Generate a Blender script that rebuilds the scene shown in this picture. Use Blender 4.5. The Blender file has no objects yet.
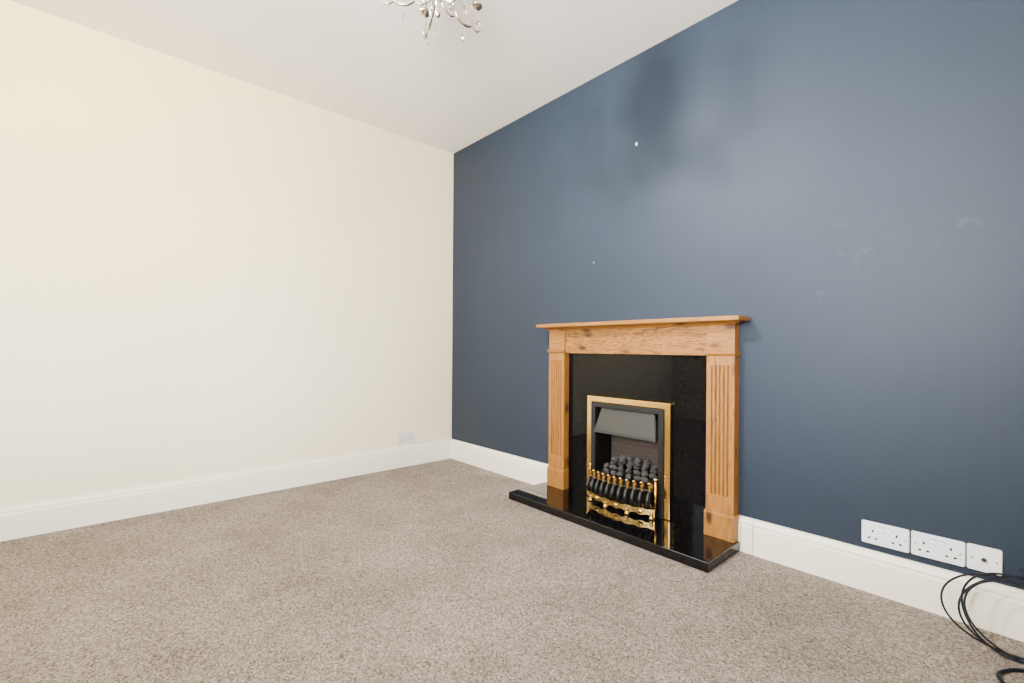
import bpy, bmesh, math, random
from mathutils import Vector, Matrix, noise as mnoise
random.seed(7)
C = bpy.context.scene.collection
PI = math.pi

# ------------------------------------------------------------------ materials
class N:
    def __init__(self, name):
        self.m = bpy.data.materials.new(name); self.m.use_nodes = True
        self.t = self.m.node_tree; self.b = self.t.nodes['Principled BSDF']
    def n(self, kind, **kw):
        x = self.t.nodes.new(kind)
        for k, v in kw.items():
            if k.startswith('_'): setattr(x, k[1:], v)
            else: x.inputs[k.replace('__', ' ')].default_value = v
        return x
    def l(self, a, b): self.t.links.new(a, b)
    def obj(self): return self.n('ShaderNodeTexCoord').outputs['Object']
    def mapping(self, scale, loc=(0,0,0)):
        mp = self.n('ShaderNodeMapping'); mp.inputs['Scale'].default_value = scale
        mp.inputs['Location'].default_value = loc
        self.l(self.obj(), mp.inputs['Vector']); return mp.outputs['Vector']
    def ramp(self, fac, stops):
        r = self.n('ShaderNodeValToRGB'); e = r.color_ramp.elements
        while len(e) < len(stops): e.new(0.5)
        for i, (p, c) in enumerate(stops):
            e[i].position = p; e[i].color = (*c, 1)
        self.l(fac, r.inputs['Fac']); return r.outputs['Color']
    def math(self, op, a, b=None, c=None):
        x = self.n('ShaderNodeMath', _operation=op)
        for i, v in enumerate((a, b, c)):
            if v is None: continue
            if isinstance(v, (int, float)): x.inputs[i].default_value = v
            else: self.l(v, x.inputs[i])
        return x.outputs[0]
    def bump(self, h, strength=0.3, dist=0.005):
        bp = self.n('ShaderNodeBump'); bp.inputs['Strength'].default_value = strength
        bp.inputs['Distance'].default_value = dist
        self.l(h, bp.inputs['Height']); self.l(bp.outputs[0], self.b.inputs['Normal'])

def plain(name, col, rough=0.5, metal=0.0, spec=0.5, var=0.06, scale=30, bump=0.0, **kw):
    q = N(name); b = q.b
    b.inputs['Roughness'].default_value = rough; b.inputs['Metallic'].default_value = metal
    b.inputs['Specular IOR Level'].default_value = spec
    nz = q.n('ShaderNodeTexNoise', Scale=scale, Detail=4.0); q.l(q.obj(), nz.inputs['Vector'])
    lo = tuple(c*(1-var) for c in col); hi = tuple(min(1, c*(1+var)) for c in col)
    q.l(q.ramp(nz.outputs['Fac'], [(0.3, lo), (0.7, hi)]), b.inputs['Base Color'])
    if bump: q.bump(nz.outputs['Fac'], bump, 0.002)
    for k, v in kw.items(): b.inputs[k.replace('__', ' ')].default_value = v
    return q.m

def navy():
    q = N('navy_paint'); b = q.b
    b.inputs['Roughness'].default_value = 0.5; b.inputs['Specular IOR Level'].default_value = 0.2
    nz = q.n('ShaderNodeTexNoise', Scale=1.6, Detail=3.0); q.l(q.obj(), nz.inputs['Vector'])
    base = q.ramp(nz.outputs['Fac'], [(0.3, (0.0165, 0.0250, 0.0400)), (0.7, (0.0192, 0.0288, 0.0455))])
    # pale rubbed scuffs where furniture and hands have marked the paint
    sn = q.n('ShaderNodeTexNoise', Scale=14.0, Detail=6.0, Roughness=0.65); q.l(q.obj(), sn.inputs['Vector'])
    fine = q.math('MINIMUM', q.math('MAXIMUM', q.math('MULTIPLY', q.math('SUBTRACT', sn.outputs['Fac'], 0.53), 6.0), 0.0), 1.0)
    total = None
    for (sx, sz, r) in ((3.05, 1.12, 0.06), (2.84, 1.39, 0.18), (3.12, 1.38, 0.12), (2.70, 1.20, 0.10)):
        d = q.n('ShaderNodeVectorMath', _operation='DISTANCE'); q.l(q.obj(), d.inputs[0])
        d.inputs[1].default_value = (sx, 0, sz)
        mr = q.n('ShaderNodeMapRange', _interpolation_type='SMOOTHSTEP')
        q.l(d.outputs['Value'], mr.inputs[0]); mr.inputs[1].default_value = r; mr.inputs[2].default_value = 0.0
        total = mr.outputs[0] if total is None else q.math('MAXIMUM', total, mr.outputs[0])
    fac = q.math('MULTIPLY', q.math('MULTIPLY', total, fine), 0.045)
    mx = q.n('ShaderNodeMixRGB'); q.l(fac, mx.inputs[0]); q.l(base, mx.inputs[1]); mx.inputs[2].default_value = (0.45, 0.5, 0.58, 1)
    q.l(mx.outputs[0], b.inputs['Base Color'])
    fn = q.n('ShaderNodeTexNoise', Scale=140.0, Detail=2.0); q.l(q.obj(), fn.inputs['Vector'])
    q.bump(fn.outputs['Fac'], 0.08, 0.001)
    return q.m

def carpet():
    q = N('carpet_pile'); b = q.b
    b.inputs['Roughness'].default_value = 0.95; b.inputs['Specular IOR Level'].default_value = 0.05
    wn = q.n('ShaderNodeTexNoise', Scale=130.0, Detail=3.0); q.l(q.obj(), wn.inputs['Vector'])
    add = q.n('ShaderNodeMixRGB', _blend_type='ADD'); add.inputs[0].default_value = 0.016
    q.l(q.obj(), add.inputs[1]); q.l(wn.outputs['Color'], add.inputs[2])
    vo = q.n('ShaderNodeTexVoronoi', Scale=215.0); q.l(add.outputs[0], vo.inputs['Vector'])
    sep = q.n('ShaderNodeSeparateColor'); q.l(vo.outputs['Color'], sep.inputs[0])
    k = 0.78
    st = [(0.0, (0.148, 0.113, 0.091)), (0.22, (0.272, 0.222, 0.187)), (0.6, (0.410, 0.345, 0.297)), (1.0, (0.64, 0.56, 0.495))]
    col = q.ramp(sep.outputs[0], [(p, tuple(x*k for x in c)) for p, c in st])
    big = q.n('ShaderNodeTexNoise', Scale=2.8, Detail=6.0, Roughness=0.6); q.l(q.obj(), big.inputs['Vector'])
    sh = q.ramp(big.outputs['Fac'], [(0.32, (0.73, 0.72, 0.71)), (0.66, (1.0, 1.0, 1.0))])
    mx = q.n('ShaderNodeMixRGB', _blend_type='MULTIPLY'); mx.inputs[0].default_value = 1
    q.l(col, mx.inputs[1]); q.l(sh, mx.inputs[2]); q.l(mx.outputs[0], b.inputs['Base Color'])
    f2 = q.n('ShaderNodeTexNoise', Scale=400.0, Detail=3.0); q.l(q.obj(), f2.inputs['Vector'])
    h = q.math('ADD', q.math('MULTIPLY', vo.outputs['Distance'], -1.0), f2.outputs['Fac'])
    q.bump(h, 0.7, 0.005)
    return q.m

def pine(name, axis, figure=1.0):
    q = N(name); b = q.b
    b.inputs['Roughness'].default_value = 0.45; b.inputs['Specular IOR Level'].default_value = 0.3
    s = [16.0, 16.0, 16.0]; s[axis] = 1.3*figure
    v = q.mapping(tuple(s))
    nz = q.n('ShaderNodeTexNoise', Scale=1.6, Detail=3.0, Distortion=1.2*figure); q.l(v, nz.inputs['Vector'])
    rings = q.math('FRACT', q.math('MULTIPLY', nz.outputs['Fac'], 6.0 if figure == 1.0 else 5.0))
    dk = (0.190, 0.078, 0.015) if figure == 1.0 else (0.075, 0.026, 0.005)
    c1 = q.ramp(rings, [(0.0, (0.300, 0.132, 0.028)), (0.5, (0.270, 0.113, 0.022)), (0.85, dk), (1.0, (0.290, 0.126, 0.026))])
    s2 = [11.0, 11.0, 11.0]; s2[axis] = 5.0
    vo = q.n('ShaderNodeTexVoronoi', Scale=1.0); q.l(q.mapping(tuple(s2), (0.3, 0.2, 0.1)), vo.inputs['Vector'])
    kn = q.ramp(vo.outputs['Distance'], [(0.09, (0.10, 0.06, 0.045)), (0.24, (1, 1, 1))])
    mx = q.n('ShaderNodeMixRGB', _blend_type='MULTIPLY'); mx.inputs[0].default_value = 0.9
    q.l(c1, mx.inputs[1]); q.l(kn, mx.inputs[2]); q.l(mx.outputs[0], b.inputs['Base Color'])
    q.bump(rings, 0.06, 0.001)
    return q.m

def granite(name, spec):
    q = N(name); b = q.b
    b.inputs['Roughness'].default_value = 0.04; b.inputs['Specular IOR Level'].default_value = spec
    vo = q.n('ShaderNodeTexVoronoi', Scale=330.0); q.l(q.obj(), vo.inputs['Vector'])
    sep = q.n('ShaderNodeSeparateColor'); q.l(vo.outputs['Color'], sep.inputs[0])
    q.l(q.ramp(sep.outputs[0], [(0.0, (0.0015, 0.0015, 0.002)), (0.88, (0.002, 0.002, 0.0025)), (0.97, (0.007, 0.007, 0.008)), (1.0, (0.012, 0.012, 0.013))]), b.inputs['Base Color'])
    return q.m

def bricks():
    q = N('ceramic_brick'); b = q.b; b.inputs['Roughness'].default_value = 0.9
    mp = q.n('ShaderNodeMapping'); mp.inputs['Rotation'].default_value = (PI/2, 0, 0); q.l(q.obj(), mp.inputs['Vector'])
    br = q.n('ShaderNodeTexBrick'); br.inputs['Scale'].default_value = 9.0
    br.inputs['Color1'].default_value = (0.048, 0.032, 0.027, 1); br.inputs['Color2'].default_value = (0.036, 0.027, 0.024, 1)
    br.inputs['Mortar'].default_value = (0.018, 0.016, 0.015, 1)
    q.l(mp.outputs[0], br.inputs['Vector']); q.l(br.outputs['Color'], b.inputs['Base Color'])
    return q.m

M = {}
M['navy'] = navy(); M['carpet'] = carpet()
M['cream'] = plain('cream_wall_paint', (0.86, 0.77, 0.555), 0.7, spec=0.2, var=0.015, scale=2.0)
M['ceiling'] = plain('ceiling_paint', (0.90, 0.868, 0.840), 0.8, spec=0.2, var=0.01, scale=3.0)
M['gloss'] = plain('gloss_trim_paint', (0.88, 0.835, 0.71), 0.3, var=0.01, scale=5.0)
M['pine_x'] = pine('pine_along', 0); M['pine_z'] = pine('pine_upright', 2); M['pine_fig'] = pine('pine_figured', 0, 2.0)
M['granite'] = granite('black_granite', 0.5); M['granite_panel'] = granite('black_granite_upright', 0.16); M['brick'] = bricks()
M['brass'] = plain('polished_brass', (0.74, 0.49, 0.15), 0.16, metal=1.0, var=0.05)
M['oldbrass'] = plain('cast_brass', (0.50, 0.335, 0.11), 0.26, metal=1.0, var=0.35, scale=70)
M['blackmetal'] = plain('matt_black_metal', (0.006, 0.006, 0.007), 0.38, spec=0.35)
M['hood'] = plain('grey_hood_metal', (0.040, 0.042, 0.046), 0.3, metal=0.55, spec=0.35)
M['dark'] = plain('dark_interior', (0.005, 0.0045, 0.0045), 0.8, spec=0.1)
M['coal'] = plain('coal_surface', (0.040, 0.037, 0.036), 0.8, spec=0.25, var=0.75, scale=40, bump=0.6)
M['white_plastic'] = plain('white_plastic', (0.78, 0.80, 0.83), 0.3, var=0.01)
M['shaded_plastic'] = plain('shaded_white_plastic', (0.68, 0.71, 0.76), 0.35, var=0.01)  # white plastic with cool shade put into its colour
M['hole'] = plain('socket_hole', (0.01, 0.01, 0.01), 0.6)
M['red'] = plain('red_indicator', (0.5, 0.03, 0.02), 0.4)
M['screw'] = plain('screw_steel', (0.5, 0.5, 0.5), 0.3, metal=1.0)
M['cable'] = plain('cable_rubber', (0.003, 0.005, 0.009), 0.5, spec=0.2)
M['chrome'] = plain('chrome', (0.66, 0.61, 0.53), 0.14, metal=1.0, var=0.03)
M['crystal'] = plain('crystal_glass', (0.97, 0.97, 0.97), 0.02, var=0.0, Transmission__Weight=1.0, IOR=1.5)
M['bulb'] = plain('frosted_bulb', (0.9, 0.88, 0.84), 0.35, var=0.01)
M['plaster'] = plain('plaster_white', (0.7, 0.7, 0.68), 0.8)

# ------------------------------------------------------------------ mesh helpers
def box(bm, x0, x1, y0, y1, z0, z1):
    r = bmesh.ops.create_cube(bm, size=1.0)
    for v in r['verts']:
        v.co = Vector(((x0+x1)/2 + v.co.x*(x1-x0), (y0+y1)/2 + v.co.y*(y1-y0), (z0+z1)/2 + v.co.z*(z1-z0)))
def prism(bm, pts, f0, f1):
    """pts polygon; f0/f1 map (a,b)->xyz at each end"""
    a = [bm.verts.new(f0(*p)) for p in pts]; b = [bm.verts.new(f1(*p)) for p in pts]
    n = len(pts)
    bm.faces.new(a); bm.faces.new(list(reversed(b)))
    for i in range(n):
        j = (i+1) % n; bm.faces.new((a[j], a[i], b[i], b[j]))
def tube(bm, pts, r, seg=10, closed=False, radii=None):
    pts = [Vector(p) for p in pts]; n = len(pts); rings = []
    up = Vector((0.13, 0.21, 0.97)); prev = None
    for i, p in enumerate(pts):
        if closed: t = pts[(i+1) % n] - pts[i-1]
        else: t = pts[min(i+1, n-1)] - pts[max(i-1, 0)]
        t.normalize()
        if prev is None: a = t.cross(up if abs(t.dot(up)) < .9 else Vector((1, 0, 0)))
        else: a = prev - t*prev.dot(t)
        a.normalize(); prev = a; b = t.cross(a)
        rr = radii[i] if radii else r
        rings.append([bm.verts.new(p + (a*math.cos(2*PI*k/seg) + b*math.sin(2*PI*k/seg))*rr) for k in range(seg)])
    m = n if closed else n-1
    for i in range(m):
        A, B = rings[i], rings[(i+1) % n]
        for k in range(seg):
            bm.faces.new((A[k], A[(k+1) % seg], B[(k+1) % seg], B[k]))
    if not closed:
        bm.faces.new(list(reversed(rings[0]))); bm.faces.new(rings[-1])
def lathe(bm, prof, c=(0,0,0), seg=20):
    """prof list of (r,z)"""
    rings = []
    for r, z in prof:
        if r < 1e-5: rings.append([bm.verts.new((c[0], c[1], c[2]+z))])
        else: rings.append([bm.verts.new((c[0]+r*math.cos(2*PI*k/seg), c[1]+r*math.sin(2*PI*k/seg), c[2]+z)) for k in range(seg)])
    for A, B in zip(rings, rings[1:]):
        for k in range(seg):
            k2 = (k+1) % seg
            if len(A) == 1 and len(B) == 1: continue
            if len(A) == 1: bm.faces.new((A[0], B[k2], B[k]))
            elif len(B) == 1: bm.faces.new((A[k], A[k2], B[0]))
            else: bm.faces.new((A[k], A[k2], B[k2], B[k]))
    if len(rings[0]) > 1: bm.faces.new(list(reversed(rings[0])))
    if len(rings[-1]) > 1: bm.faces.new(rings[-1])
def smooth_path(ctrl, n=8, closed=False):
    P = [Vector(p) for p in ctrl]; out = []; k = len(P)
    rng = range(k) if closed else range(k-1)
    for i in rng:
        p0 = P[(i-1) % k] if closed or i > 0 else P[0]
        p1 = P[i]; p2 = P[(i+1) % k]
        p3 = P[(i+2) % k] if closed or i+2 < k else P[-1]
        for j in range(n):
            t = j/n
            out.append(0.5*((2*p1) + (p2-p0)*t + (2*p0-5*p1+4*p2-p3)*t*t + (3*p1-p0-3*p2+p3)*t**3))
    if not closed: out.append(P[-1])
    return out
def obj(name, bm, mat, parent=None, bevel=0.0, smooth=False, loc=None, label=None):
    bmesh.ops.recalc_face_normals(bm, faces=bm.faces)
    me = bpy.data.meshes.new(name); bm.to_mesh(me); bm.free()
    if smooth:
        for p in me.polygons: p.use_smooth = True
    me.materials.append(mat)
    o = bpy.data.objects.new(name, me); C.objects.link(o)
    if parent: o.parent = parent
    if loc: o.location = loc
    if bevel:
        bv = o.modifiers.new('bevel', 'BEVEL'); bv.width = bevel; bv.segments = 2; bv.limit_method = 'ANGLE'; bv.angle_limit = math.radians(35)
    if label: o['label'] = label
    return o
def thing(name, label, cat, loc=(0,0,0), rotz=0, group=None):
    o = bpy.data.objects.new(name, None); C.objects.link(o); o.location = loc; o.rotation_euler = (0, 0, rotz)
    o.empty_display_size = 0.05
    return tag(o, label, cat, group)
def tag(o, label, cat, group=None):
    o['label'] = label; o['category'] = cat
    if group: o['group'] = group
    return o
def struct(name, bm, mat, **kw):
    o = obj(name, bm, mat, **kw); o['kind'] = 'structure'; return o
def dup(root, loc, rotz, label, group=None):
    r = root.copy(); C.objects.link(r); r.location = loc; r.rotation_euler = (0, 0, rotz); r['label'] = label
    if group: r['group'] = group
    for ch in list(root.children):
        c = ch.copy(); C.objects.link(c); c.parent = r
        for g in list(ch.children):
            d = g.copy(); C.objects.link(d); d.parent = c
    return r

# ------------------------------------------------------------------ the room shell (corner at the origin)
W, D, H = 4.0, 3.7, 2.6            # x extent, y extent, height
B = lambda: bmesh.new()
bm = B(); box(bm, -0.2, W+0.2, -D-0.2, 0.35, -0.1, 0.0); struct('floor', bm, M['carpet'])
bm = B(); box(bm, -0.2, W+0.2, -D-0.2, 0.35, H, H+0.1); struct('ceiling', bm, M['ceiling'])
bm = B(); box(bm, -0.2, 0.0, -D-0.2, 0.35, 0, H); struct('wall_left', bm, M['cream'])
FX, FZ0 = 1.77, 0.045               # centre of the fire, top of the hearth
bm = B()                            # navy wall, with the chimney opening behind the fire
box(bm, 0, FX-0.22, 0, 0.35, 0, H); box(bm, FX+0.22, W+0.2, 0, 0.35, 0, H)
box(bm, FX-0.22, FX+0.22, 0, 0.35, 0.62, H); box(bm, FX-0.22, FX+0.22, 0.26, 0.35, 0, 0.62)
struct('wall_right', bm, M['navy'])
WZ0, WZ1 = 0.8, 2.4
WINS = [(0.25, 1.05), (1.9, 3.0)]   # two windows with a pier between them, in the wall behind the camera
bm = B(); xx = 0
for a, b_ in WINS:
    box(bm, xx, a, -D-0.2, -D, 0, H); box(bm, a, b_, -D-0.2, -D, 0, WZ0); box(bm, a, b_, -D-0.2, -D, WZ1, H); xx = b_
box(bm, xx, W, -D-0.2, -D, 0, H)
struct('wall_back', bm, M['cream'])
bm = B(); box(bm, W, W+0.2, -D-0.2, 0, 0, H); struct('wall_front', bm, M['cream'])
for i, (a, b_) in enumerate(WINS):
    bm = B()
    for x in (a+.03, (a+b_)/2, b_-.03): box(bm, x-.03, x+.03, -D-.19, -D-.12, WZ0, WZ1)
    for z in (WZ0+.03, WZ1-.03, WZ0+1.1): box(bm, a, b_, -D-.19, -D-.12, z-.03, z+.03)
    struct('window_%d' % (i+1), bm, M['gloss'])

BP = [(0,0),(.019,0),(.019,.118),(.0185,.122),(.0135,.125),(.0125,.129),(.0165,.132),(.0165,.138),(.013,.146),(.008,.152),(.0065,.156),(.0065,.162),(0,.162)]
def base_x(name, x0, x1):
    bm = B(); prism(bm, BP, lambda d, z: (x0, -d, z), lambda d, z: (x1, -d, z)); return struct(name, bm, M['gloss'])
base_x('baseboard_right', 0.019, 1.184)
base_x('baseboard_right', 2.384, 2.447)
base_x('baseboard_right', 2.450, W)
bm = B(); prism(bm, BP, lambda d, z: (d, 0, z), lambda d, z: (d, -D, z)); struct('baseboard_left', bm, M['gloss'])
bm = B(); prism(bm, BP, lambda d, z: (W-d, -.019, z), lambda d, z: (W-d, -D, z)); struct('baseboard_front', bm, M['gloss'])
bm = B(); prism(bm, BP, lambda d, z: (.019, -D+d, z), lambda d, z: (W-.019, -D+d, z)); struct('baseboard_back', bm, M['gloss'])

# ------------------------------------------------------------------ hearth and back panel
bm = B()
hp = [(1.13,-.345),(2.393,-.345),(2.393,-.0205),(2.3825,-.0205),(2.3825,-.001),(1.1855,-.001),(1.1855,-.0205),(1.13,-.0205)]
prism(bm, hp, lambda x, y: (x, y, 0), lambda x, y: (x, y, FZ0))
tag(obj('hearth', bm, M['granite'], bevel=.003), 'polished black granite hearth slab lying on the carpet under the fireplace', 'hearth')

SX = 1.785                          # surround centre
bm = B()
U = [(1.328,FZ0),(FX-.235,FZ0),(FX-.235,.615),(FX+.235,.615),(FX+.235,FZ0),(2.243,FZ0),(2.243,.909),(1.328,.909)]
prism(bm, U, lambda x, z: (x, -.001, z), lambda x, z: (x, -.012, z))
tag(obj('back_panel', bm, M['granite_panel'], bevel=.001), 'polished black granite upright back panel framed by the pine fireplace surround', 'fireplace panel')

# ------------------------------------------------------------------ pine surround
sur = thing('fireplace_surround', 'pine mantelpiece surround with fluted legs against the navy wall', 'fireplace surround', (SX, 0, FZ0))
y_f = -.055
def leg_profile(x0, x1):
    pts = [(x0, -.001), (x0, y_f)]
    n = 5; margin = .018; w = (x1-x0-2*margin)/n
    for i in range(n):
        a = x0 + margin + i*w + w*.2; b = x0 + margin + (i+1)*w - w*.2
        for k in range(7):
            u = k/6; pts.append((a + (b-a)*u, y_f + .0095*math.sin(PI*u)**.8))
    pts += [(x1, y_f), (x1, -.001)]
    return pts
for s in (-1, 1):
    xa, xb = sorted((s*.460, s*.592))
    bm = B(); prism(bm, leg_profile(xa, xb), lambda x, y: (x, y, .205), lambda x, y: (x, y, .820))
    box(bm, xa, xb, y_f, -.001, .12, .205); box(bm, xa, xb, y_f, -.001, .820, .866)
    lg = obj('leg', bm, M['pine_z'], sur)
    bm = B()
    pl = [(-.001,0),(y_f-.008,0),(y_f-.008,.112),(y_f-.006,.118),(y_f-.001,.122),(-.001,.122)]
    prism(bm, pl, lambda y, z: (xa-.006, y, z), lambda y, z: (xb+.006, y, z))
    obj('plinth', bm, M['pine_z'], lg, bevel=.002)
    bm = B()
    cap = [(0,.866),(.004,.866),(.010,.874),(.012,.880),(.012,.888),(0,.888)]
    prism(bm, [(-.001,.866)]+[(y_f-d, z) for d, z in cap]+[(-.001,.888)], lambda y, z: (xa-.006, y, z), lambda y, z: (xb+.006, y, z))
    obj('capital', bm, M['pine_x'], lg, bevel=.002)
    bm = B(); box(bm, xa, xb, y_f, -.001, .888, 1.012)
    obj('corner_block', bm, M['pine_x'], lg, bevel=.002)
bm = B(); box(bm, -.460, .460, -.045, -.001, .866, 1.012)
fr = obj('frieze', bm, M['pine_fig'], sur, bevel=.002)
bm = B()
pr = [(-.001,1.012),(y_f-.004,1.012),(y_f-.008,1.017),(y_f-.022,1.024),(y_f-.036,1.028),(-.001,1.028)]
prism(bm, pr, lambda y, z: (-.592-max(0, y_f-y), y, z), lambda y, z: (.592+max(0, y_f-y), y, z))
obj('cornice_moulding', bm, M['pine_x'], sur)
bm = B(); box(bm, -.640, .640, -.132, -.001, 1.028, 1.050)
obj('mantel_shelf', bm, M['pine_x'], sur, bevel=.005)

# ------------------------------------------------------------------ inset fire
fire = thing('inset_fire', 'inset coal effect fire with brass trim and grey hood in the black panel', 'fire', (FX, -.0122, FZ0))
def uframe(xo, zo, xi, zi, y0, y1):
    bm = B(); p = [(-xo,.0005),(-xi,.0005),(-xi,zi),(xi,zi),(xi,.0005),(xo,.0005),(xo,zo),(-xo,zo)]
    prism(bm, p, lambda x, z: (x, y0, z), lambda x, z: (x, y1, z)); return bm
obj('brass_trim', uframe(.275, .612, .239, .576, 0, -.024), M['brass'], fire, bevel=.005)
obj('inner_frame', uframe(.2385, .5755, .208, .548, 0, -.030), M['blackmetal'], fire, bevel=.003)
bm = B()                            # firebox shell, open to the room
x, y0, y1, zt = .207, -.004, .215, .5475
for q in (((-x,y0,.001),(-x,y1,.001),(-x,y1,zt),(-x,y0,zt)), ((x,y0,.001),(x,y1,.001),(x,y1,zt),(x,y0,zt)),
          ((-x,y0,zt),(x,y0,zt),(x,y1,zt),(-x,y1,zt)), ((-x,y0,.001),(x,y0,.001),(x,y1,.001),(-x,y1,.001)), ((-x,y1,.001),(x,y1,.001),(x,y1,zt),(-x,y1,zt))):
    bm.faces.new([bm.verts.new(v) for v in q])
bmesh.ops.remove_doubles(bm, verts=bm.verts, dist=1e-5)
fb = obj('firebox', bm, M['dark'], fire)
bm = B(); box(bm, -.185, .185, .10, .125, .13, .50); obj('brick_back', bm, M['brick'], fb, bevel=.004)
bm = B()                            # sloping hood
prism(bm, [(-.006,.5465),(-.012,.5465),(-.046,.420),(-.048,.402),(-.038,.402),(-.036,.419)], lambda y, z: (-.174-(.5465-z)*.19, y, z), lambda y, z: (.174+(.5465-z)*.19, y, z))
for s in (-1, 1):
    prism(bm, [(-.0065,.540),(-.038,.419),(-.038,.406),(-.0065,.406)], lambda y, z: (s*(.170+(.5465-z)*.19), y, z), lambda y, z: (s*(.175+(.5465-z)*.19), y, z))
obj('hood', bm, M['hood'], fire, bevel=.0015)
bm = B()                            # fuel bed
prism(bm, [(-.045,.001),(.095,.001),(.095,.205),(.03,.190),(-.045,.135)], lambda y, z: (-.18, y, z), lambda y, z: (.18, y, z))
obj('fuel_bed', bm, M['dark'], fire)

# loose coals heaped on the fuel bed
def coal_mesh(seed):
    bm = B(); bmesh.ops.create_icosphere(bm, subdivisions=3, radius=1.0)
    rnd = random.Random(seed*11)
    planes = [(Vector((rnd.gauss(0,1), rnd.gauss(0,1), rnd.gauss(0,1))).normalized(), rnd.uniform(.60,.88)) for _ in range(11)]
    for v in bm.verts:
        n = v.co.normalized(); q = n*1.3 + Vector((seed*5.1, seed*2.3, 0))
        k = 1.0 + .20*mnoise.noise(q)
        for pn, d in planes:
            c = n.dot(pn)
            if c > 1e-3: k = min(k, d/c)
        v.co = n*(k + .05*mnoise.noise(q*4))
    return bm
rows = [(-.022, .164, 6, .0), (.012, .186, 7, .0), (.044, .204, 6, .018), (.074, .213, 6, .0), (.028, .226, 5, .0), (.060, .242, 4, .012)]
protos = []
for ri, (yy, zz, cnt, off) in enumerate(rows):
    for k in range(cnt):
        i = len(protos)
        lab = 'dark grey imitation coal in the heap behind the brass fret of the fire'
        px = FX + (k-(cnt-1)/2)*.051 + off*.5 + random.uniform(-.004, .004)
        if i < 6:
            o = obj('coal', coal_mesh(i+1), M['coal'])
            tag(o, lab, 'coal', 'imitation coals heaped in the fire')
        else:
            o = protos[i % 6].copy(); C.objects.link(o)
        r = random.uniform(.0195, .0245)
        o.scale = (r*1.15, r*.92, r*.82)
        o.location = (px, -.0122+yy, FZ0+zz+.016)
        o.rotation_euler = (random.uniform(-.5,.5), random.uniform(-.5,.5), random.uniform(0,6))
        protos.append(o)

# ------------------------------------------------------------------ fret in front of the fire
fret = thing('fire_fret', 'small brass and black fret standing on the hearth before the coals', 'fire fret', (FX, -.0122, FZ0+.0005))
def fy(x, bow=.042): return -.062 - bow*(1-(x/.215)**2)
bm = B()                            # cast brass skirt, low scrolled arches between the feet
N_ = 96; ring = []
for i in range(N_+1):
    x = -.215 + .43*i/N_; ph = (x+.215)/.43*3 % 1.0
    z0 = .026*max(0, math.sin(PI*ph))**.5*(1-.45*math.exp(-((ph-.5)/.16)**2))
    z1 = .046 + .006*abs(math.cos(PI*(x+.215)/.43*6))
    y = fy(x); ring.append([bm.verts.new((x, y-.005, z0)), bm.verts.new((x, y-.005, z1)), bm.verts.new((x, y+.005, z1)), bm.verts.new((x, y+.005, z0))])
for A, Bq in zip(ring, ring[1:]):
    for k in range(4): bm.faces.new((A[k], A[(k+1)%4], Bq[(k+1)%4], Bq[k]))
bm.faces.new(ring[0]); bm.faces.new(list(reversed(ring[-1])))
sk = obj('skirt', bm, M['oldbrass'], fret)
for x in (-.2, -.0717, .0717, .2):
    bm = B(); lathe(bm, [(0,.0),(.013,.0),(.016,.006),(.010,.014),(.007,.024),(.009,.030),(.007,.036),(0,.038)], (x, fy(x)-.007, 0), 14)
    obj('foot', bm, M['oldbrass'], sk, smooth=True)
for x in (-.1433, 0, .1433):
    bm = B(); lathe(bm, [(0,0),(.013,.0005),(.015,.003),(.011,.006),(.008,.0065),(.005,.009),(0,.010)], (0,0,0), 16)
    yb = fy(x)
    for v in bm.verts: v.co = Vector((x+v.co.x, yb-.0045-v.co.z, .034+v.co.y*.8))
    obj('rosette', bm, M['brass'], sk, smooth=True)
xs = [-.213 + .426*i/24 for i in range(25)]
bm = B(); tube(bm, [(x, fy(x), .062) for x in xs], .0055, 8); obj('lower_rail', bm, M['blackmetal'], fret, smooth=True)
bm = B(); tube(bm, [(x, fy(x)-.014, .150) for x in xs], .0055, 8); obj('upper_rail', bm, M['blackmetal'], fret, smooth=True)
nb = 11
for i in range(nb):
    x = -.196 + .392*i/(nb-1); yb = fy(x)
    bm = B()
    ctrl = [(x, yb, .056), (x, yb-.024, .068), (x, yb-.040, .095), (x, yb-.032, .127), (x, yb-.014, .150)]
    p = smooth_path(ctrl, 5)
    tube(bm, p, .01, 12, radii=[.0055+.006*math.sin(PI*k/(len(p)-1)) for k in range(len(p))])
    bar = obj('bar', bm, M['blackmetal'], fret, smooth=True)
    bm = B()                        # slim brass leaf tip, curling outward
    p = smooth_path([(x, yb-.020, .134), (x, yb-.013, .158), (x, yb-.016, .180), (x, yb-.027, .195)], 5)
    n_ = len(p); tube(bm, p, .01, 10, radii=[.005+.0080*math.sin(PI*min(1, k/(n_-1)*.92+.04))**1.2 for k in range(n_)])
    obj('tip', bm, M['brass'], bar, smooth=True)
    bm = B(); lathe(bm, [(0,-.012),(.007,-.011),(.0120,-.002),(.0120,.002),(.007,.011),(0,.012)], (x, yb-.021, .071), 14)
    obj('collar', bm, M['brass'], bar, smooth=True)
for s in (-1, 1):
    bm = B(); xx = s*.215
    tube(bm, [(xx, fy(xx), .0), (xx, fy(xx), .205)], .006, 10)
    lathe(bm, [(0,-.010),(.009,-.006),(.012,.0),(.009,.008),(0,.012)], (xx, fy(xx), .208), 14)
    obj('end_post', bm, M['brass'], fret, smooth=True)

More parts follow.
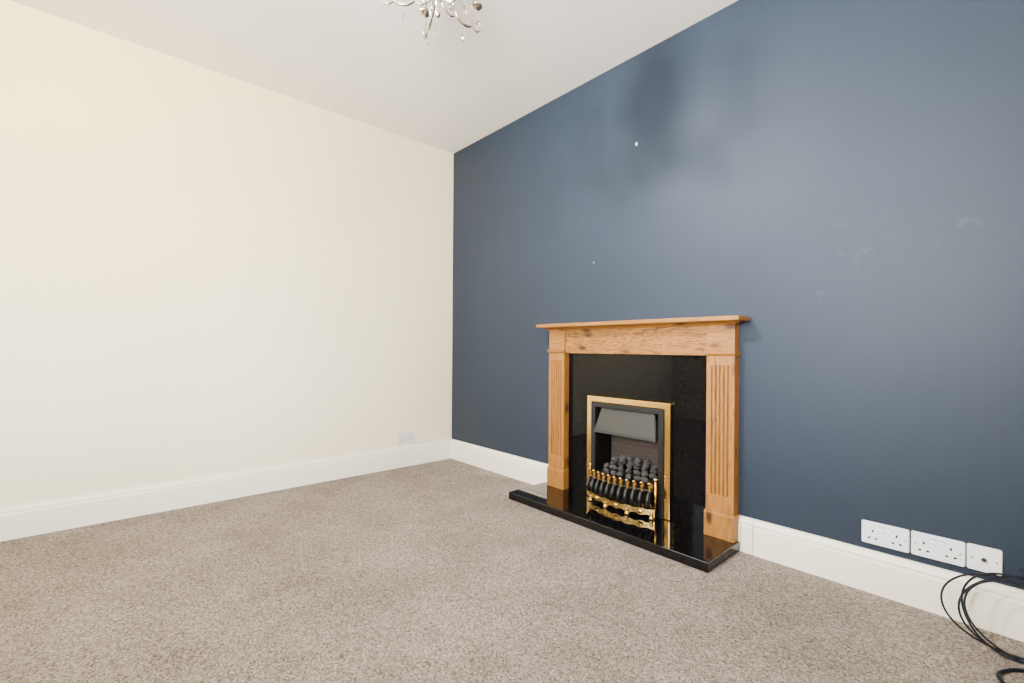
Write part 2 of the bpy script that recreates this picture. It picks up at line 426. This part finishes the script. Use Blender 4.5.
# ------------------------------------------------------------------ sockets
def plate_bm(w, h, t=.009, r=.006):
    bm = B(); pts = []
    for cx, cz, a0 in ((w/2-r, h/2-r, 0), (-w/2+r, h/2-r, 90), (-w/2+r, -h/2+r, 180), (w/2-r, -h/2+r, 270)):
        for k in range(5):
            a = math.radians(a0 + k*22.5); pts.append((cx+r*math.cos(a), cz+r*math.sin(a)))
    prism(bm, pts, lambda x, z: (x, 0, z), lambda x, z: (x*(1-.03), -t, z*(1-.05)))
    return bm
def double_socket(loc, rotz, label, group, plastic):
    t = thing('double_socket', label, 'socket', loc, rotz, group)
    obj('plate', plate_bm(.146, .087), plastic, t, bevel=.0012)
    for s in (-1, 1):
        bm = B()
        cx = s*.036
        box(bm, cx-.0028, cx+.0028, -.0096, -.0088, .004, .014)
        for q in (-1, 1): box(bm, cx+q*.011-.0040, cx+q*.011+.0040, -.0096, -.0088, -.0215, -.0150)
        obj('pin_holes', bm, M['hole'], t)
        sx = s*.0125
        bm = B(); prism(bm, [(-.0088,.015),(-.0132,.0170),(-.0108,.025),(-.0138,.034),(-.0088,.0360)], lambda y, z: (sx-.0065, y, z), lambda y, z: (sx+.0065, y, z))
        sw = obj('switch', bm, M['white_plastic'], t, bevel=.0006)
        bm = B(); box(bm, sx-.003, sx+.003, -.0138, -.0122, .0328, .0342); obj('indicator', bm, M['red'], sw)
        bm = B(); lathe(bm, [(0,0),(.0034,0),(.0034,.0008),(0,.0011)], (0,0,0), 12)
        for v in bm.verts: v.co = Vector((s*.0605+v.co.x, -.0088-v.co.z, v.co.y))
        obj('screw', bm, M['screw'], t)
    return t
G = 'double sockets on the navy wall'
ds = double_socket((2.922, 0, .230), 0, 'white double plug socket on the navy wall, nearest the fireplace', G, M['white_plastic'])
dup(ds, (3.071, 0, .231), 0, 'white double plug socket on the navy wall beside the single aerial plate', G)
double_socket((0, -.441, .228), PI/2, 'white double plug socket with shade-tinted plate low on the cream wall', None, M['shaded_plastic'])
t = thing('aerial_socket', 'small square white aerial plate at the end of the socket row', 'socket', (3.189, 0, .232))
obj('plate', plate_bm(.086, .087), M['white_plastic'], t, bevel=.0012)
bm = B(); lathe(bm, [(0,0),(.0080,0),(.0080,.0035),(.0058,.0035),(.0058,.0012),(0,.0012)], (0,0,0), 16)
for v in bm.verts: v.co = Vector((v.co.x, -.0088-v.co.z, v.co.y))
pt = obj('aerial_port', bm, M['screw'], t)
bm = B(); lathe(bm, [(0,.001),(.0056,.001),(.0056,.0022),(0,.0022)], (0,0,0), 16)
for v in bm.verts: v.co = Vector((v.co.x, -.0088-v.co.z, v.co.y))
obj('port_hole', bm, M['hole'], pt)
for s in (-1, 1):
    bm = B(); lathe(bm, [(0,0),(.0034,0),(.0034,.0008),(0,.0011)], (0,0,0), 12)
    for v in bm.verts: v.co = Vector((s*.030+v.co.x, -.0088-v.co.z, v.co.y))
    obj('screw', bm, M['screw'], t)

# ------------------------------------------------------------------ cables
bm = B(); path = []
turns = 4
for i in range(turns*40):
    a = PI*0.5 + 2*PI*i/40; k = i/40
    rx = .205 - .100*abs(math.sin(k*0.95)); cx = 3.270 + .022*math.sin(k*2.7)
    u = math.sin(a + .2*math.sin(k*1.7))
    hh = .5*(1+u)*(1-.18*abs(math.sin(k*1.9)))
    path.append((cx - rx*math.cos(a), -.175 + .125*hh - .018*math.sin(k*1.3+.4), .006 + .238*hh + .003*abs(math.sin(k*1.7))))
path += [(3.40, -.10, .15), (3.52, -.16, .03), (3.70, -.22, .006), (3.85, -.30, .006)]
tube(bm, smooth_path(path, 2), .0032, 8)
tag(obj('cable', bm, M['cable'], smooth=True), 'loose coil of black cable leaning on the baseboard below the sockets', 'cable')
bm = B()
tube(bm, smooth_path([(3.62,-.28,.006),(3.42,-.225,.006),(3.30,-.225,.006),(3.25,-.265,.006),(3.235,-.33,.006),(3.30,-.40,.006),(3.50,-.46,.006),(3.75,-.50,.006)], 8), .0055, 8)
tag(obj('cable', bm, M['cable'], smooth=True), 'black cable end looped flat on the carpet in the near right corner', 'cable')

# ------------------------------------------------------------------ small marks on the navy wall
bm = B(); lathe(bm, [(0,0),(.006,0),(.007,.002),(.005,.004),(.003,.005),(.003,.002),(0,.002)], (0,0,0), 14)
for v in bm.verts: v.co = Vector((v.co.x, -v.co.z, v.co.y*1.6))
tag(obj('wall_plug', bm, M['plaster'], loc=(1.807, .001, 2.096)), 'tiny white wall plug high on the navy wall', 'wall plug')
bm = B(); lathe(bm, [(0,0),(.005,0),(.005,.002),(.003,.004),(0,.004)], (0,0,0), 12)
for v in bm.verts: v.co = Vector((v.co.x, -v.co.z, v.co.y))
tag(obj('nail', bm, M['screw'], loc=(1.511, .001, 1.467)), 'tiny pale nail head in the navy wall left of the mantelpiece', 'nail')

# ------------------------------------------------------------------ ceiling light
CX, CY = 1.71, -1.256
ch = thing('chandelier', 'chrome chandelier with curled arms and crystal drops hanging from the ceiling', 'ceiling light', (CX, CY, H))
bm = B(); lathe(bm, [(0,0),(.075,0),(.075,-.010),(.065,-.022),(.03,-.032),(.010,-.036),(0,-.036)], (0,0,0), 24); obj('ceiling_rose', bm, M['chrome'], ch, smooth=True)
bm = B(); lathe(bm, [(0,-.03),(.010,-.03),(.016,-.040),(.050,-.048),(.072,-.070),(.078,-.120),(.076,-.180),(.058,-.208),(.020,-.221),(.020,-.226),(.026,-.245),(.020,-.27),(.010,-.285),(.008,-.31),(.013,-.325),(.010,-.34),(0,-.35)], (0,0,0), 24)  # wide upper body is unseen, added to throw the navy wall shadow
obj('stem_with_blocker', bm, M['chrome'], ch, smooth=True)
def drop(parent, x, y, z, sc=1.0):
    bm = B(); tube(bm, [(x, y, z), (x, y, z-.016*sc)], .0009, 6)
    w = obj('drop_wire', bm, M['chrome'], parent)
    bm = B(); lathe(bm, [(0,0),(.003,-.003),(.0045,-.006),(.003,-.009),(.002,-.011),(.006,-.022),(.0085,-.032),(.007,-.040),(0,-.046)], (0,0,0), 8)
    for v in bm.verts: v.co = v.co*sc + Vector((x, y, z-.016*sc))
    obj('crystal_drop', bm, M['crystal'], parent)
drop(ch, 0, 0, -.350, 1.1)
na = 5
for k in range(na):
    a = 2*PI*k/na + .35
    def R(r, z, off=0):
        return (r*math.cos(a)-off*math.sin(a), r*math.sin(a)+off*math.cos(a), z)
    bm = B()
    prof = [(.012,-.235),(.045,-.225),(.075,-.250),(.095,-.290),(.130,-.308),(.170,-.295),(.192,-.258),(.197,-.215)]
    tube(bm, smooth_path([R(r, z) for r, z in prof], 8), .0068, 8)
    arm = obj('arm', bm, M['chrome'], ch, smooth=True)
    bm = B()                        # inner curl
    cur = [(.020,-.270),(.040,-.290),(.070,-.302),(.092,-.280),(.085,-.252),(.066,-.252),(.062,-.270),(.074,-.274)]
    tube(bm, smooth_path([R(r, z, .004) for r, z in cur], 6), .005, 8); obj('scroll', bm, M['chrome'], arm, smooth=True)
    bm = B()
    cur = [(.168,-.293),(.195,-.308),(.217,-.290),(.216,-.268),(.200,-.262),(.196,-.276)]
    tube(bm, smooth_path([R(r, z, -.003) for r, z in cur], 6), .005, 8); obj('scroll', bm, M['chrome'], arm, smooth=True)
    bm = B(); c = R(.197, -.215); lathe(bm, [(0,0),(.012,.002),(.026,.012),(.030,.018),(.012,.018),(.010,.02),(.010,.060),(0,.060)], c, 16); obj('candle_cup', bm, M['chrome'], arm, smooth=True)
    bm = B(); lathe(bm, [(0,.060),(.008,.062),(.016,.078),(.017,.090),(.011,.108),(.003,.124),(0,.126)], c, 16); obj('bulb', bm, M['bulb'], arm, smooth=True)
    p = R(.130, -.312); drop(arm, *p, 1.1)

# ------------------------------------------------------------------ light
def area(name, loc, aim, sx, sy, power, col, spread=180):
    l = bpy.data.lights.new(name, 'AREA'); l.shape = 'RECTANGLE'; l.size = sx; l.size_y = sy; l.energy = power; l.color = col
    l.spread = math.radians(spread)
    o = bpy.data.objects.new(name, l); C.objects.link(o); o.location = loc
    o.rotation_euler = (Vector(aim) - Vector(loc)).to_track_quat('-Z', 'Y').to_euler(); return o
cz = (WZ0+WZ1)/2
area('window_daylight', (.65, -D-.03, cz), (.75, 0, 1.4), .7, 1.4, 14, (.95, .97, 1.0), 110)
area('window_daylight', (2.45, -D-.03, cz), (2.80, 0, 1.6), .95, 1.4, 20, (.93, .96, 1.0), 50)
area('window_daylight', (2.45, -D-.03, cz), (2.2, 0, .3), .95, 1.4, 35, (.97, .98, 1.0), 120)
area('side_patch_light', (W-.02, -1.9, 1.0), (0, -1.60, .45), .6, 1.4, 15, (.84, .92, 1.0), 40)  # added lamp at the windowless wall, brightens a band of the cream wall
area('side_patch_light', (W-.02, -2.9, 1.0), (0, -3.10, .45), .5, 1.4, 14, (.84, .92, 1.0), 34)  # second added patch lamp, leaves a darker gap between the bands
area('side_fill', (W-.02, -2.2, .8), (0, -1.6, .2), .8, .8, 24, (.93, .96, 1.0), 120)
area('flash_bounce', (3.3, -3.0, 1.5), (1.9, -1.7, 2.6), .9, .9, 145, (1.0, .972, .94), 140)
area('flash_direct', (1.562, -2.1, 2.56), (1.93, 0, 1.60), .16, .08, 56, (.95, .97, 1.0), 115)
area('warm_fill', (2.8, -3.2, 2.45), (0, -2.4, 2.2), .3, .3, 26, (1.0, .80, .20), 70)  # added fill without a real source, yellows the upper cream wall
w = bpy.data.worlds.new('world'); bpy.context.scene.world = w; w.use_nodes = True
bg = w.node_tree.nodes['Background']; bg.inputs[0].default_value = (.85, .92, 1, 1); bg.inputs[1].default_value = 1.0

# ------------------------------------------------------------------ camera
cd = bpy.data.cameras.new('camera'); cam = bpy.data.objects.new('camera', cd); C.objects.link(cam)
cam.location = (3.284, -2.256, .941)
cam.rotation_euler = (Matrix.Rotation(math.radians(48.13), 3, 'Z') @ Matrix.Rotation(PI/2, 3, 'X') @ Matrix.Rotation(math.radians(.4), 3, 'Z')).to_euler()
cd.sensor_width = 36; cd.lens = 462/1024*36; cd.shift_y = 6.5/1024; cd.clip_start = .01
bpy.context.scene.camera = cam
